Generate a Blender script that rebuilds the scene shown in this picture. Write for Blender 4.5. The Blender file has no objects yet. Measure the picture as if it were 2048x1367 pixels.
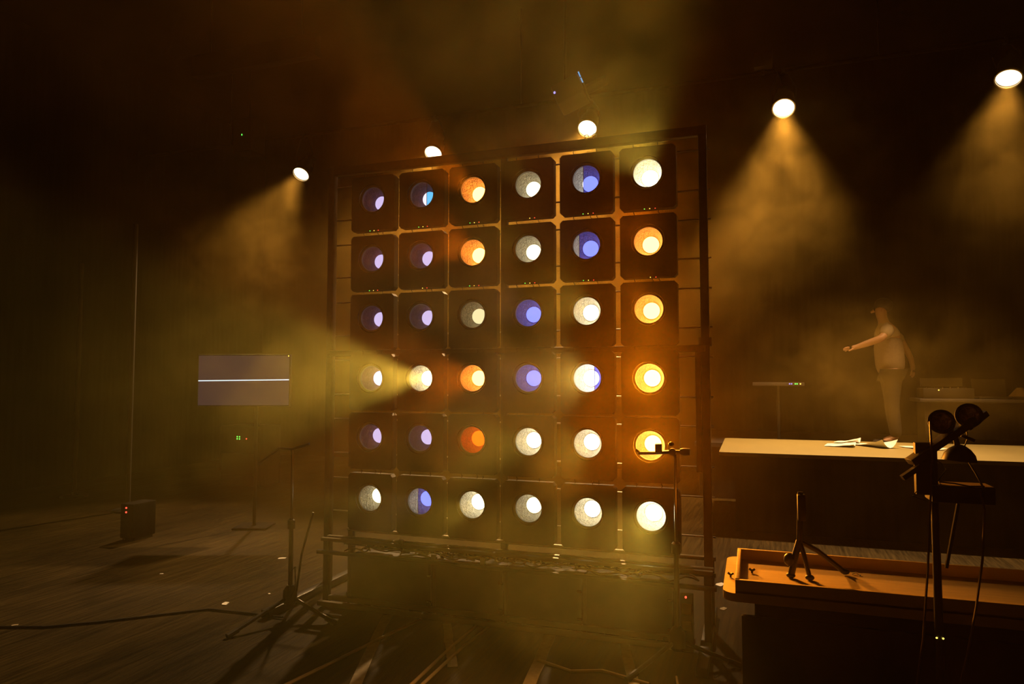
import bpy, bmesh, math, random
from mathutils import Vector as V, Matrix, Quaternion
sc = bpy.context.scene
C = sc.collection
rnd = random.Random(7)
R = math.radians

# ------------------------------------------------------------ camera, world, exposure, haze settings
cd = bpy.data.cameras.new('camera'); cam = bpy.data.objects.new('camera', cd); C.objects.link(cam)
cam.location = (0, 0, 1.5)
cam.rotation_euler = (R(90 + 3.06), 0, R(19.1))
cd.sensor_width = 36.0; cd.lens = 24.3; cd.clip_start = 0.05; cd.clip_end = 100
sc.camera = cam
w = bpy.data.worlds.new('black_hall'); sc.world = w; w.use_nodes = True
w.node_tree.nodes['Background'].inputs[0].default_value = (0.0016, 0.0012, 0.0004, 1)
w.node_tree.nodes['Background'].inputs[1].default_value = 1.0
sc.view_settings.view_transform = 'Standard'; sc.view_settings.look = 'None'
sc.view_settings.exposure = 0.0; sc.view_settings.gamma = 1.0; sc.view_settings.use_curve_mapping = False
cy = sc.cycles
cy.use_denoising = True; cy.adaptive_threshold = 0.02
cy.max_bounces = 6; cy.diffuse_bounces = 3; cy.glossy_bounces = 3; cy.transmission_bounces = 2
cy.volume_bounces = 1; cy.transparent_max_bounces = 12
cy.sample_clamp_direct = 0.0; cy.sample_clamp_indirect = 2.0
cy.caustics_reflective = False; cy.caustics_refractive = False
cy.volume_step_rate = 4; cy.volume_max_steps = 64

# ------------------------------------------------------------ materials
def nodes(name):
    m = bpy.data.materials.new(name); m.use_nodes = True
    return m, m.node_tree.nodes, m.node_tree.links, m.node_tree.nodes['Principled BSDF']
def mat(name, col, rough=.6, metal=0., noise=0., scale=40., bump=0., spec=.5, stretch=None):
    m, n, l, b = nodes(name)
    b.inputs['Base Color'].default_value = (*col, 1); b.inputs['Roughness'].default_value = rough
    b.inputs['Metallic'].default_value = metal; b.inputs['Specular IOR Level'].default_value = spec
    if noise or bump:
        tc = n.new('ShaderNodeTexCoord'); t = n.new('ShaderNodeTexNoise')
        mp = n.new('ShaderNodeMapping'); l.new(tc.outputs['Object'], mp.inputs[0]); l.new(mp.outputs[0], t.inputs['Vector'])
        if stretch: mp.inputs['Scale'].default_value = stretch
        t.inputs['Scale'].default_value = scale; t.inputs['Detail'].default_value = 4
        if noise:
            r = n.new('ShaderNodeValToRGB'); l.new(t.outputs['Fac'], r.inputs[0])
            r.color_ramp.elements[0].position = .3; r.color_ramp.elements[1].position = .7
            r.color_ramp.elements[0].color = (*[c*(1-noise) for c in col], 1)
            r.color_ramp.elements[1].color = (*[min(1, c*(1+noise)) for c in col], 1)
            l.new(r.outputs[0], b.inputs['Base Color'])
        if bump:
            bp = n.new('ShaderNodeBump'); bp.inputs['Strength'].default_value = bump; bp.inputs['Distance'].default_value = .01
            l.new(t.outputs['Fac'], bp.inputs['Height']); l.new(bp.outputs[0], b.inputs['Normal'])
    return m
def emit(name, col, s, sample=False):
    m = bpy.data.materials.new(name); m.use_nodes = True; n = m.node_tree.nodes; n.clear()
    e = n.new('ShaderNodeEmission'); o = n.new('ShaderNodeOutputMaterial')
    e.inputs[0].default_value = (*col, 1); e.inputs[1].default_value = s
    m.node_tree.links.new(e.outputs[0], o.inputs[0])
    m.cycles.emission_sampling = 'FRONT_BACK' if sample else 'NONE'
    return m
def gelmat(name, col):
    m = bpy.data.materials.new(name); m.use_nodes = True; n = m.node_tree.nodes; n.clear()
    e = n.new('ShaderNodeBsdfTransparent'); o = n.new('ShaderNodeOutputMaterial')
    e.inputs[0].default_value = (*col, 1); m.node_tree.links.new(e.outputs[0], o.inputs[0])
    return m
M = dict(
 metal=mat('black_painted_steel', (.018, .016, .014), .42, .0, .3, 30, .1),
 rod=mat('worn_steel_lit', (.36, .32, .25), .35, .8),  # worn steel, brightened so the rack rails carry their lit lines in the colour
 box=mat('black_lamp_housing', (.014, .012, .010), .55, 0, .3, 25, .05),
 case=mat('black_flight_case', (.016, .014, .011), .6, 0, .3, 12, .1),
 refl=mat('hammered_reflector', (.20, .185, .155), .34, .9, .6, 110, .7),
 dark_refl=mat('shaded_reflector', (.06, .035, .075), .5, 0, .4, 110, .5, .15),  # shade inside the dim violet lamps put into the reflector colour
 dimmed_refl=mat('dimmed_reflector', (.15, .13, .10), .36, .9, .6, 110, .7),  # same reflector, colour darkened to hold down the amber glow
 lens=mat('lens_ring_metal', (.30, .27, .22), .25, .9),
 chrome=mat('chrome', (.75, .7, .6), .15, 1.),
 cable=mat('black_rubber_cable', (.02, .018, .015), .5),
 browncable=mat('brown_cable', (.16, .09, .05), .5),
 tancable=mat('tan_cable_lit', (.5, .38, .22), .6),  # tan raised in tone to paint the light on the tangled cables
 plug=mat('white_plug', (.75, .7, .6), .5),
 paper=mat('white_paper', (.82, .80, .74), .7, 0, .03, 20),
 tape=mat('beige_floor_tape', (.34, .28, .17), .7, 0, .15, 30),
 cream=mat('cream_tabletop', (.26, .21, .075), .5, 0, .08, 5, 0, .5, (1, 4, 1)),
 ply=mat('pale_plywood', (.64, .47, .19), .55, 0, .10, 6, 0, .4, (1, 8, 1)),
 wall=mat('black_drape', (.012, .010, .008), .9, 0, .4, 3, .2, .1, (6, 6, .4)),
 ceil=mat('black_ceiling', (.008, .007, .006), .9, 0, .3, 2),
 riser=mat('black_riser', (.02, .018, .014), .7, 0, .3, 6),
 skin=mat('warm_skin', (.55, .30, .17), .5),
 shirt=mat('beige_cotton', (.44, .34, .20), .85, 0, .08, 60),
 trouser=mat('dark_cloth', (.02, .018, .016), .9),
 hair=mat('dark_hair', (.015, .01, .008), .6, 0, .3, 80, .3),
 glass=mat('lamp_glass_reflections', (.55, .30, .20), .22, .7, .7, 70, .6),  # reddish reflections put into the mottled glass colour
 shade=mat('black_enamel', (.012, .011, .01), .4),
 grey=mat('grey_plastic', (.10, .09, .08), .5),
 green=emit('green_indicator', (.1, 1, .08), 2.6), red=emit('red_indicator', (1, .06, .03), 2.6),
 yellow=emit('yellow_indicator', (1, .7, .1), 2.4), violet=emit('violet_indicator', (.35, .3, 1), 1.5),
 screen=emit('dim_screen', (.050, .026, .036), .6), line=emit('screen_line', (.75, .9, 1), 1.1),
 blueslit=emit('blue_lens_glow', (.15, .5, 1), .7),
)
def floor_mat():
    m, n, l, b = nodes('scuffed_stage_floor')
    tc = n.new('ShaderNodeTexCoord')
    def tex(sx, sy, rot, scale, detail=6):
        mp = n.new('ShaderNodeMapping'); mp.vector_type = 'TEXTURE'; mp.inputs['Scale'].default_value = (1/sx, 1/sy, 1); mp.inputs['Rotation'].default_value = (0, 0, rot)
        t = n.new('ShaderNodeTexNoise'); t.inputs['Scale'].default_value = scale; t.inputs['Detail'].default_value = detail
        l.new(tc.outputs['Object'], mp.inputs[0]); l.new(mp.outputs[0], t.inputs['Vector']); return t
    a = tex(1, 1, 0, 1.2); s = tex(.5, 9, R(88), 6.0, 8); g = tex(.5, 8, R(102), 3, 6)
    mul = n.new('ShaderNodeMath'); mul.operation = 'MULTIPLY'; l.new(a.outputs['Fac'], mul.inputs[0]); l.new(s.outputs['Fac'], mul.inputs[1])
    r = n.new('ShaderNodeValToRGB'); l.new(mul.outputs[0], r.inputs[0])
    r.color_ramp.elements[0].position = .12; r.color_ramp.elements[0].color = (.010, .007, .0022, 1)
    r.color_ramp.elements[1].position = .46; r.color_ramp.elements[1].color = (.066, .045, .014, 1)
    l.new(r.outputs[0], b.inputs['Base Color']); b.inputs['Specular IOR Level'].default_value = .06
    rr = n.new('ShaderNodeMapRange'); l.new(s.outputs['Fac'], rr.inputs[0]); rr.inputs[3].default_value = .35; rr.inputs[4].default_value = .75
    l.new(rr.outputs[0], b.inputs['Roughness'])
    bp = n.new('ShaderNodeBump'); bp.inputs['Strength'].default_value = .25; bp.inputs['Distance'].default_value = .01
    ad = n.new('ShaderNodeMath'); l.new(s.outputs['Fac'], ad.inputs[0]); l.new(g.outputs['Fac'], ad.inputs[1])
    l.new(ad.outputs[0], bp.inputs['Height']); l.new(bp.outputs[0], b.inputs['Normal'])
    return m
M['floor'] = floor_mat()

# ------------------------------------------------------------ mesh helpers
def frame_of(d):
    d = V(d).normalized(); q = d.to_track_quat('Z', 'Y'); return q.to_matrix()
class MB:
    def __init__(s): s.b = bmesh.new()
    def quad(s, pts): s.b.faces.new([s.b.verts.new(p) for p in pts]); return s
    def box(s, c, d, rot=None, bev=0.):
        c = V(c); vs = []
        for x in (-.5, .5):
            for y in (-.5, .5):
                for z in (-.5, .5):
                    p = V((x*d[0], y*d[1], z*d[2]))
                    vs.append(s.b.verts.new(c + (rot @ p if rot else p)))
        fs = []
        for f in ((0,1,3,2),(4,6,7,5),(0,4,5,1),(2,3,7,6),(0,2,6,4),(1,5,7,3)):
            fs.append(s.b.faces.new([vs[i] for i in f]))
        if bev: bmesh.ops.bevel(s.b, geom=list({e for f in fs for e in f.edges}), offset=bev, segments=2, affect='EDGES', profile=.5)
        return s
    def bar(s, a, b, wd, ht, bev=0.):
        a, b = V(a), V(b); return s.box((a+b)/2, (wd, ht, (b-a).length), frame_of(b-a), bev)
    def cone(s, a, b, r0, r1, seg=16, caps=True):
        a, b = V(a), V(b); Rm = frame_of(b-a); rings = []
        for c, r in ((a, r0), (b, r1)):
            rings.append([s.b.verts.new(c + Rm @ V((r*math.cos(2*math.pi*i/seg), r*math.sin(2*math.pi*i/seg), 0))) for i in range(seg)])
        for i in range(seg):
            j = (i+1) % seg; s.b.faces.new((rings[0][i], rings[0][j], rings[1][j], rings[1][i]))
        if caps: s.b.faces.new(rings[0][::-1]); s.b.faces.new(rings[1])
        return s
    def tube(s, pts, r, seg=8):
        pts = [V(p) for p in pts]; rings = []
        for k, p in enumerate(pts):
            d = (pts[min(k+1, len(pts)-1)] - pts[max(k-1, 0)])
            Rm = frame_of(d)
            rr = r[k] if isinstance(r, (list, tuple)) else r
            rings.append([s.b.verts.new(p + Rm @ V((rr*math.cos(2*math.pi*i/seg), rr*math.sin(2*math.pi*i/seg), 0))) for i in range(seg)])
        for A, B in zip(rings, rings[1:]):
            for i in range(seg):
                j = (i+1) % seg; s.b.faces.new((A[i], A[j], B[j], B[i]))
        s.b.faces.new(rings[0][::-1]); s.b.faces.new(rings[-1]); return s
    def lathe(s, prof, o, ax, seg=32):          # prof: (distance along ax, radius)
        o = V(o); Rm = frame_of(ax); rings = []
        for h, r in prof:
            if r < 1e-6: rings.append([s.b.verts.new(o + Rm @ V((0, 0, h)))])
            else: rings.append([s.b.verts.new(o + Rm @ V((r*math.cos(2*math.pi*i/seg), r*math.sin(2*math.pi*i/seg), h))) for i in range(seg)])
        for A, B in zip(rings, rings[1:]):
            for i in range(seg):
                j = (i+1) % seg
                f = [A[i % len(A)], A[j % len(A)], B[j % len(B)], B[i % len(B)]]
                f = list(dict.fromkeys(f))
                if len(f) > 2: s.b.faces.new(f)
        return s
    def torus(s, o, ax, Rr, r, seg=32, ms=8):
        o = V(o); Rm = frame_of(ax); rings = []
        for k in range(seg):
            t = 2*math.pi*k/seg
            rings.append([s.b.verts.new(o + Rm @ V(((Rr+r*math.cos(u))*math.cos(t), (Rr+r*math.cos(u))*math.sin(t), r*math.sin(u)))) for u in [2*math.pi*i/ms for i in range(ms)]])
        for k in range(seg):
            A, B = rings[k], rings[(k+1) % seg]
            for i in range(ms):
                j = (i+1) % ms; s.b.faces.new((A[i], B[i], B[j], A[j]))
        return s
    def prism(s, outline, z0, z1):              # outline in xy
        lo = [s.b.verts.new((x, y, z0)) for x, y in outline]; hi = [s.b.verts.new((x, y, z1)) for x, y in outline]
        s.b.faces.new(lo[::-1]); s.b.faces.new(hi); n = len(lo)
        for i in range(n):
            j = (i+1) % n; s.b.faces.new((lo[i], lo[j], hi[j], hi[i]))
        return s
    def ball(s, c, rx, ry, rz, u=16, v=10):
        g = bmesh.ops.create_uvsphere(s.b, u_segments=u, v_segments=v, radius=1)
        for q in g['verts']: q.co = V((q.co.x*rx, q.co.y*ry, q.co.z*rz)) + V(c)
        return s
    def mesh(s, name, smooth=True, origin=(0, 0, 0), fix=True):
        if fix: bmesh.ops.recalc_face_normals(s.b, faces=s.b.faces)
        o = V(origin)
        for q in s.b.verts: q.co -= o
        me = bpy.data.meshes.new(name); s.b.to_mesh(me); s.b.free()
        if smooth:
            for p in me.polygons: p.use_smooth = True
            try: me.set_sharp_from_angle(angle=R(35))
            except Exception: pass
        return me
    def build(s, name, m, parent=None, origin=None, **k):
        if origin is None: origin = worldloc(parent) if parent else base_of(s.b)
        me = s.mesh(name, origin=origin); me.materials.append(M[m] if isinstance(m, str) else m)
        o = bpy.data.objects.new(name, me); C.objects.link(o)
        if parent: o.parent = parent
        else: o.location = origin
        tag(o, **k); return o
def base_of(b):
    xs = [v.co for v in b.verts]; n = len(xs)
    return V((sum(v.x for v in xs)/n, sum(v.y for v in xs)/n, min(v.z for v in xs)))
def worldloc(o):
    p = V((0, 0, 0))
    while o: p += o.location; o = o.parent
    return p
def tag(o, label=None, cat=None, group=None, kind=None):
    if label: o['label'] = label
    if cat: o['category'] = cat
    if group: o['group'] = group
    if kind: o['kind'] = kind
    return o
def thing(name, loc, label, cat, group=None):
    o = bpy.data.objects.new(name, None); C.objects.link(o); o.location = loc; o.empty_display_size = .1
    return tag(o, label, cat, group)
def link(name, me, parent, loc=(0, 0, 0)):
    o = bpy.data.objects.new(name, me); C.objects.link(o); o.parent = parent; o.location = loc; return o
def rrect(x0, y0, x1, y1, r, seg=5):
    out = []
    for cx, cy, a in ((x1-r, y1-r, 0), (x0+r, y1-r, 90), (x0+r, y0+r, 180), (x1-r, y0+r, 270)):
        for i in range(seg+1):
            t = R(a + 90*i/seg); out.append((cx + r*math.cos(t), cy + r*math.sin(t)))
    return out
def spot(name, parent, loc, aim, power, col, half, blend, rad):
    l = bpy.data.lights.new(name, 'SPOT'); l.energy = power; l.color = col; l.spot_size = 2*R(half); l.spot_blend = blend
    l.shadow_soft_size = rad; o = bpy.data.objects.new(name, l); C.objects.link(o); o.parent = parent; o.location = loc
    o.rotation_euler = V(aim).to_track_quat('-Z', 'Y').to_euler(); return o

# ------------------------------------------------------------ haze filling the hall: a thin veil and a few drifting clouds
CLOUDS = [((-1.8, 4.6, 1.30), (3.0, 3.3, 2.2), .036),      # round the lamp wall: place, half sizes, density
          ((-1.9, 6.7, 2.9), (3.0, 1.9, 1.6), .26),      # behind its upper rows
          ((.35, 7.7, 3.7), (1.5, 1.6, 1.5), .085),       # under the brightest par can
          ((2.6, 7.7, 3.8), (1.2, 1.6, 1.4), .060),
          ((-6.4, 7.8, 3.4), (1.4, 1.8, 1.6), .085),      # under the leftmost par can
          ((-1.1, 2.9, 3.5), (1.6, 2.4, 1.5), .042),
          ((1.3, 8.4, 1.5), (2.0, 1.6, 1.1), .10),
          ((-.7, 2.9, .55), (1.1, 1.6, .9), .020)]
VEIL = .0035
def haze():
    m = bpy.data.materials.new('stage_haze'); m.use_nodes = True; n = m.node_tree.nodes; l = m.node_tree.links; n.clear()
    o = n.new('ShaderNodeOutputMaterial'); v = n.new('ShaderNodeVolumePrincipled')
    v.inputs['Color'].default_value = (1.0, .68, .15, 1); v.inputs['Anisotropy'].default_value = .35
    tc = n.new('ShaderNodeTexCoord')
    t = n.new('ShaderNodeTexNoise'); t.inputs['Scale'].default_value = 1.9; t.inputs['Detail'].default_value = 3
    t.inputs['Distortion'].default_value = 1.2
    l.new(tc.outputs['Object'], t.inputs['Vector'])
    mr = n.new('ShaderNodeMapRange'); mr.interpolation_type = 'SMOOTHSTEP'
    mr.inputs[1].default_value = .38; mr.inputs[2].default_value = .64
    mr.inputs[3].default_value = .15; mr.inputs[4].default_value = 1.9
    l.new(t.outputs['Fac'], mr.inputs[0])
    last = None
    for at, size, dens in CLOUDS:
        mp = n.new('ShaderNodeMapping'); mp.vector_type = 'TEXTURE'; mp.inputs['Scale'].default_value = size
        mp.inputs['Location'].default_value = (at[0]+2.5, at[1]-5.0, at[2])
        l.new(tc.outputs['Object'], mp.inputs[0])
        ln = n.new('ShaderNodeVectorMath'); ln.operation = 'LENGTH'; l.new(mp.outputs[0], ln.inputs[0])
        fo = n.new('ShaderNodeMapRange'); fo.interpolation_type = 'SMOOTHSTEP'; l.new(ln.outputs['Value'], fo.inputs[0])
        fo.inputs[1].default_value = .2; fo.inputs[2].default_value = 1.0; fo.inputs[3].default_value = dens; fo.inputs[4].default_value = 0
        a = n.new('ShaderNodeMath'); a.operation = 'MAXIMUM'; l.new(fo.outputs[0], a.inputs[0]); a.inputs[1].default_value = VEIL
        if last: l.new(last.outputs[0], a.inputs[1])
        last = a
    mu = n.new('ShaderNodeMath'); mu.operation = 'MULTIPLY'; l.new(mr.outputs[0], mu.inputs[0]); l.new(last.outputs[0], mu.inputs[1])
    l.new(mu.outputs[0], v.inputs['Density']); l.new(v.outputs[0], o.inputs['Volume'])
    b = MB().box((-2.5, 5.0, 3.2), (13.6, 13.0, 6.36))
    b.build('stage_haze', m, None, (-2.5, 5.0, 0), label='thin drifting smoke haze filling the whole dark hall', cat='haze', kind='stuff')
haze()

# ------------------------------------------------------------ the hall
def struct(name, b, m): return b.build(name, m, None, kind='structure')
struct('floor', MB().box((-2.5, 5, -.05), (14, 13.4, .1)), 'floor')
struct('ceiling', MB().box((-2.5, 5, 6.45), (14, 13.4, .1)), 'ceil')
struct('wall_back', MB().box((-2.5, 11.65, 3.2), (14, .1, 6.4)), 'wall')
struct('wall_front', MB().box((-2.5, -1.65, 3.2), (14, .1, 6.4)), 'wall')
struct('wall_left', MB().box((-9.45, 5, 3.2), (.1, 13.2, 6.4)), 'wall')
struct('wall_right', MB().box((4.45, 5, 3.2), (.1, 13.2, 6.4)), 'wall')

# ------------------------------------------------------------ wall of 36 square lamp units
XS = [-2.485, -2.107, -1.730, -1.345, -.962, -.580]
ZS = [2.755, 2.335, 1.922, 1.505, 1.103, .685]
YF = 4.20
HW = .171
def housing_mesh():
    mb = MB(); b = mb.b; n = 40; r = .086; top, bot = .166, -.222
    def onrect(t):                                   # chamfered square outline hit by a ray from the hole's centre
        dx, dz = math.cos(t), math.sin(t); k = 1e9
        if dx: k = min(k, HW/abs(dx))
        if dz: k = min(k, (top if dz > 0 else -bot)/abs(dz))
        x, z = dx*k, dz*k; c = .018
        ex = HW - abs(x); ez = (top - z) if z > 0 else (z - bot)
        if ex + ez < c:
            f = (c - ex - ez)/2; x -= math.copysign(f, x); z -= math.copysign(f, z)
        return x, z
    cor = sorted([math.atan2(z, x) % (2*math.pi) for x in (HW, -HW) for z in (top, bot)] + [math.atan2(z, x) % (2*math.pi) for sx in (1, -1) for z0, sz in ((top, 1), (bot, -1)) for x, z in ((sx*(HW-.018), z0), (sx*HW, z0-sz*.018))])
    angs = sorted([2*math.pi*i/n for i in range(n)] + cor)
    A = []; B = []; Dk = []; H = []
    for t in angs:
        x, z = onrect(t)
        H.append(b.verts.new((r*math.cos(t), 0, r*math.sin(t)))); A.append(b.verts.new((x, 0, z))); B.append(b.verts.new((x, .06, z)))
        Dk.append(b.verts.new((r*math.cos(t), .02, r*math.sin(t))))
    for i in range(len(angs)):
        j = (i+1) % len(angs)
        b.faces.new((H[i], A[i], A[j], H[j])); b.faces.new((A[i], B[i], B[j], A[j])); b.faces.new((H[j], Dk[j], Dk[i], H[i]))
    K = [b.verts.new((.09*math.cos(t), .06, .09*math.sin(t))) for t in angs]
    for i in range(len(angs)):
        j = (i+1) % len(angs); b.faces.new((B[i], K[i], K[j], B[j]))
    return mb.mesh('housing', smooth=True)
def setm(me, m): me = me.copy(); me.materials.append(M[m] if isinstance(m, str) else m); return me
hm = setm(housing_mesh(), 'box')
canm = setm(MB().lathe([(.0, .098), (.0, .102), (.10, .102), (.16, .075), (.165, 0)], (0, .061, 0), (0, 1, 0), 28).mesh('lamp_can'), 'metal')
ringm = setm(MB().lathe([(0, .0985), (.014, .0985), (.014, .103), (-.004, .103), (-.004, .0985), (0, .0985)], (0, -.012, 0), (0, 1, 0), 40).mesh('lens_ring'), 'lens')
reflr = MB().lathe([(.012, .088), (.03, .086), (.06, .078), (.09, .068), (.122, .055), (.13, .05), (.134, .0)], (0, 0, 0), (0, 1, 0), 40).mesh('reflector')
refl_a = setm(reflr, 'dimmed_refl'); refl_l, refl_d = setm(reflr, 'refl'), setm(reflr, 'dark_refl')
bulbm = MB().lathe([(0, .0), (.002, .02), (.006, .036), (.013, .047), (.019, .051), (.022, .0515)], (0, .100, 0), (0, 1, 0), 32).mesh('bulb')
gelfull = MB().lathe([(0, .0), (0, .0875)], (0, .022, 0), (0, 1, 0), 40).mesh('gel')
def gelcut(x0, x1):                                  # the slice of a gel disc between two vertical edges
    mb = MB(); r = .0875; N = 24; up = []; dn = []
    for i in range(N+1):
        x = max(-r, min(r, x0 + (x1-x0)*i/N)); z = math.sqrt(max(0, r*r-x*x)); up.append((x, .022, z)); dn.append((x, .022, -z))
    pts = up + [p for p in dn[::-1]]; out = []
    for p in pts:
        if not out or (V(p)-V(out[-1])).length > 1e-5: out.append(p)
    if (V(out[0])-V(out[-1])).length < 1e-5: out.pop()
    return mb.quad(out).mesh('gel', smooth=False)
def edgem(x):                                        # taped edge of a half-wound gel
    z = math.sqrt(.0875**2 - x*x); return MB().box((x, .0215, 0), (.003, .001, 2*z)).mesh('gel_edge')
wires = []
for s in (.06, -.09, .02):
    wires.append(setm(MB().tube([(s, .035, .166), (s+.004, .04, .176), (s-.002, .04, .186), (s, .035, .196)], .0028, 6).mesh('hanging_wire'), 'cable'))
dotm = MB().ball((0, 0, 0), .0028, .0028, .0028, 8, 6).mesh('indicator_light')
dots = {k: setm(dotm, k) for k in ('green', 'red', 'yellow')}

GEL = dict(amber=gelmat('amber_gel', (1, .32, .045)), blue=gelmat('blue_gel', (.13, .17, 1)), red=gelmat('red_gel', (1, .10, .004)),
           cyan=gelmat('cyan_gel', (.12, .62, .95)), white=gelmat('straw_gel', (1, .93, .66)), violet=gelmat('violet_gel', (.80, .70, 1)))
# colour word: bulb colour, bulb glow, gel, reflector, beam colour, beam power
KIND = dict(
 violet=((.92, .86, 1), .9, 'violet', refl_d, (.75, .6, 1), .8, 17),
 violetcyan=((.92, .86, 1), 1.1, 'violet', refl_d, (.75, .6, 1), 1.5, 17),
 violethot=((.95, .9, 1), 1.6, 'violet', refl_d, (.9, .75, 1), 3, 17),
 amber=((1, .88, .9), 16, 'amber', refl_a, (1, .8, .5), 110, 16),
 amberhot=((1, .9, .9), 18, 'amber', refl_a, (1, .95, .4), 36, 50),
 amberblaze=((1, .9, .9), 24, 'amber', refl_a, (1, .95, .4), 75, 66),
 amberbeam=((1, .88, .9), 16, 'amber', refl_a, (1, .9, .5), 230, 12),
 orange=((1, .72, .35), 3.5, 'red', refl_l, (1, .8, .6), 12, 16),
 blue=((1, 1, 1), 2.2, 'blue', refl_l, (1, 1, 1), 12, 16),
 blueclear=((1, 1, 1), 2.2, 'blue', refl_l, (1, 1, 1), 12, 16),
 clearblue=((1, 1, .95), 8, 'white', refl_l, (1, .9, .55), 130, 13),
 pale=((1, .96, .80), 2.6, 'white', refl_l, (1, .97, .56), 16, 13),
 dim=((1, .92, .66), 1.0, 'white', refl_l, (1, .97, .56), 3, 13),
 white=((1, .96, .84), 6, 'white', refl_l, (1, .97, .56), 50, 13),
 whitehot=((1, .97, .86), 12, 'white', refl_l, (1, 1.0, .62), 170, 15),
)
GRID = ['violet violetcyan amberbeam pale blueclear whitehot',
        'violet violet amber pale bluethin amber',
        'violet violet dim blue white amberhot',
        'violethot whitewarm amber blue clearblue amberblaze',
        'violet violet orange white white amberblaze',
        'pale blueclear white pale white whitehot']
KIND['bluethin'] = KIND['blueclear']
KIND['whitewarm'] = ((1, .94, .74), 8, 'white', refl_l, (1, .95, .56), 560, 13)
LOOK = dict(violet='glowing dim violet', violetcyan='glowing violet with a cyan right edge', violethot='glowing bright violet white',
            amber='glowing amber', amberbeam='glowing amber', amberhot='glowing bright amber', amberblaze='blazing white amber', orange='glowing red orange',
            blue='glowing blue', blueclear='glowing blue with a clear left edge', bluethin='glowing blue with a thin clear strip',
            clearblue='glowing white with a blue right sliver', pale='glowing pale white', dim='glowing faint cream', white='glowing white',
            whitehot='blazing white', whitewarm='beaming warm white leftwards')
RW = ['top', 'second', 'third', 'fourth', 'fifth', 'bottom']
CW = ['leftmost in', 'second from left in', 'third from left in', 'third from right in', 'second from right in', 'rightmost in']
CUTS = dict(violetcyan=[(.028, .0875, 'cyan')], blueclear=[(-.022, .0875, 'blue')], bluethin=[(-.05, .0875, 'blue')], clearblue=[(.042, .0875, 'blue')])
cache = {}
def cached(key, fn):
    if key not in cache: cache[key] = fn()
    return cache[key]
for ri, row in enumerate(GRID):
    for ci, k in enumerate(row.split()):
        bc, bs, g, rf, sc_, sp, half = KIND[k]
        wd = LOOK[k]
        t = thing('lamp_unit', (XS[ci], YF, ZS[ri]), f'square lamp unit {wd}, {CW[ci]} {RW[ri]} row', 'stage lamp', 'square lamp units hung on the pipe frame')
        link('housing', hm, t); link('lamp_can', canm, t); link('lens_ring', ringm, t); link('reflector', rf, t)
        bm_ = cached(('bulb', k), lambda: setm(bulbm, emit('bulb_glow_' + k, bc, bs, True)))
        link('bulb', bm_, t)
        if k in CUTS:
            for x0, x1, gg in CUTS[k]:
                o = link('gel', cached(('gel', k, gg), lambda: setm(gelcut(x0, x1), GEL[gg])), t)
                o['label'] = f'{gg} gel covering part of the opening'
                e_ = x0 if x0 > -.0875 else x1
                link('gel_edge', cached(('edge', k), lambda: setm(edgem(e_), 'plug' if k == 'blueclear' else 'grey')), t)
            if k == 'clearblue': pass
        else:
            link('gel', cached(('gel', g), lambda: setm(gelfull, GEL[g])), t)
        if ri > 0:
            for wm in (wires if (ri+ci) % 2 else wires[:2]): link('hanging_wire', wm, t)
        else:
            for wm in wires[:2]: link('hanging_wire', wm, t)
        if ri < 2:
            for dx, dk in ((-.02, 'green'), (.012, 'yellow'), (.045, 'red')):
                if (ri*6+ci) % 4 == 3 and dk == 'green': continue
                link('indicator_light', dots[dk], t, (dx, -.001, -.2215))
        spot('beam', t, (0, .04 if half > 30 else .096, 0), (0, -1, 0), sp*2.6, sc_, half, 1.0 if half > 30 else .5, .035)

# ------------------------------------------------------------ the pipe frame and its base rack
FX0, FX1, FY = -2.905, -.262, 4.34
fr = thing('pipe_scaffold', (-1.58, FY, 0), 'tall black pipe frame carrying six rows of square lamps', 'frame')
for x in (FX0, FX1): MB().box((x, FY, 1.535), (.05, .05, 3.05), None, .006).build('post', 'metal', fr)
MB().box((-1.565, FY+.03, 1.55), (.045, .04, 2.95), None, .005).build('centre_post', 'metal', fr)
MB().box(((FX0+FX1)/2, FY, 3.025), (FX1-FX0+.05, .05, .06), None, .006).build('top_rail', 'metal', fr)
MB().box(((FX0+FX1)/2, FY-.02, 1.685), (FX1-FX0, .05, .04), None, .004).build('middle_rail', 'metal', fr)
MB().box((-.305, FY-.01, 1.31), (.034, .034, .74), None, .004).build('short_post', 'metal', fr)
MB().lathe([(0, .03), (0, .038), (.05, .038), (.05, .03)], (FX1, FY, 1.70), (0, 0, 1), 16).build('collar', 'metal', fr)
for z in (2.93, 2.675, 2.49, 2.247, 2.061, 1.817, 1.637, 1.388, 1.209, .963, .783, .545):
    MB().cone((FX0-.03, 4.40, z), (-.222, 4.40, z), .0055, .0055, 8).build('rod', 'rod', fr)
for x, s in ((FX0, 1), (FX1, 1)):
    MB().box((x, 4.16, .03), (.06, 1.0, .05), None, .006).build('foot', 'metal', fr)

hk = None
for x, lb in ((-.984, 'left'), (-.931, 'right')):
    MB().torus((x, FY-.03, 3.062), (.3, 1, 0), .016, .003, 20, 6).build('safety_ring', 'rod', None, label=f'small wire safety ring on the top rail, {lb} one of the pair', cat='ring', group='safety rings on the top rail')

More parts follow.
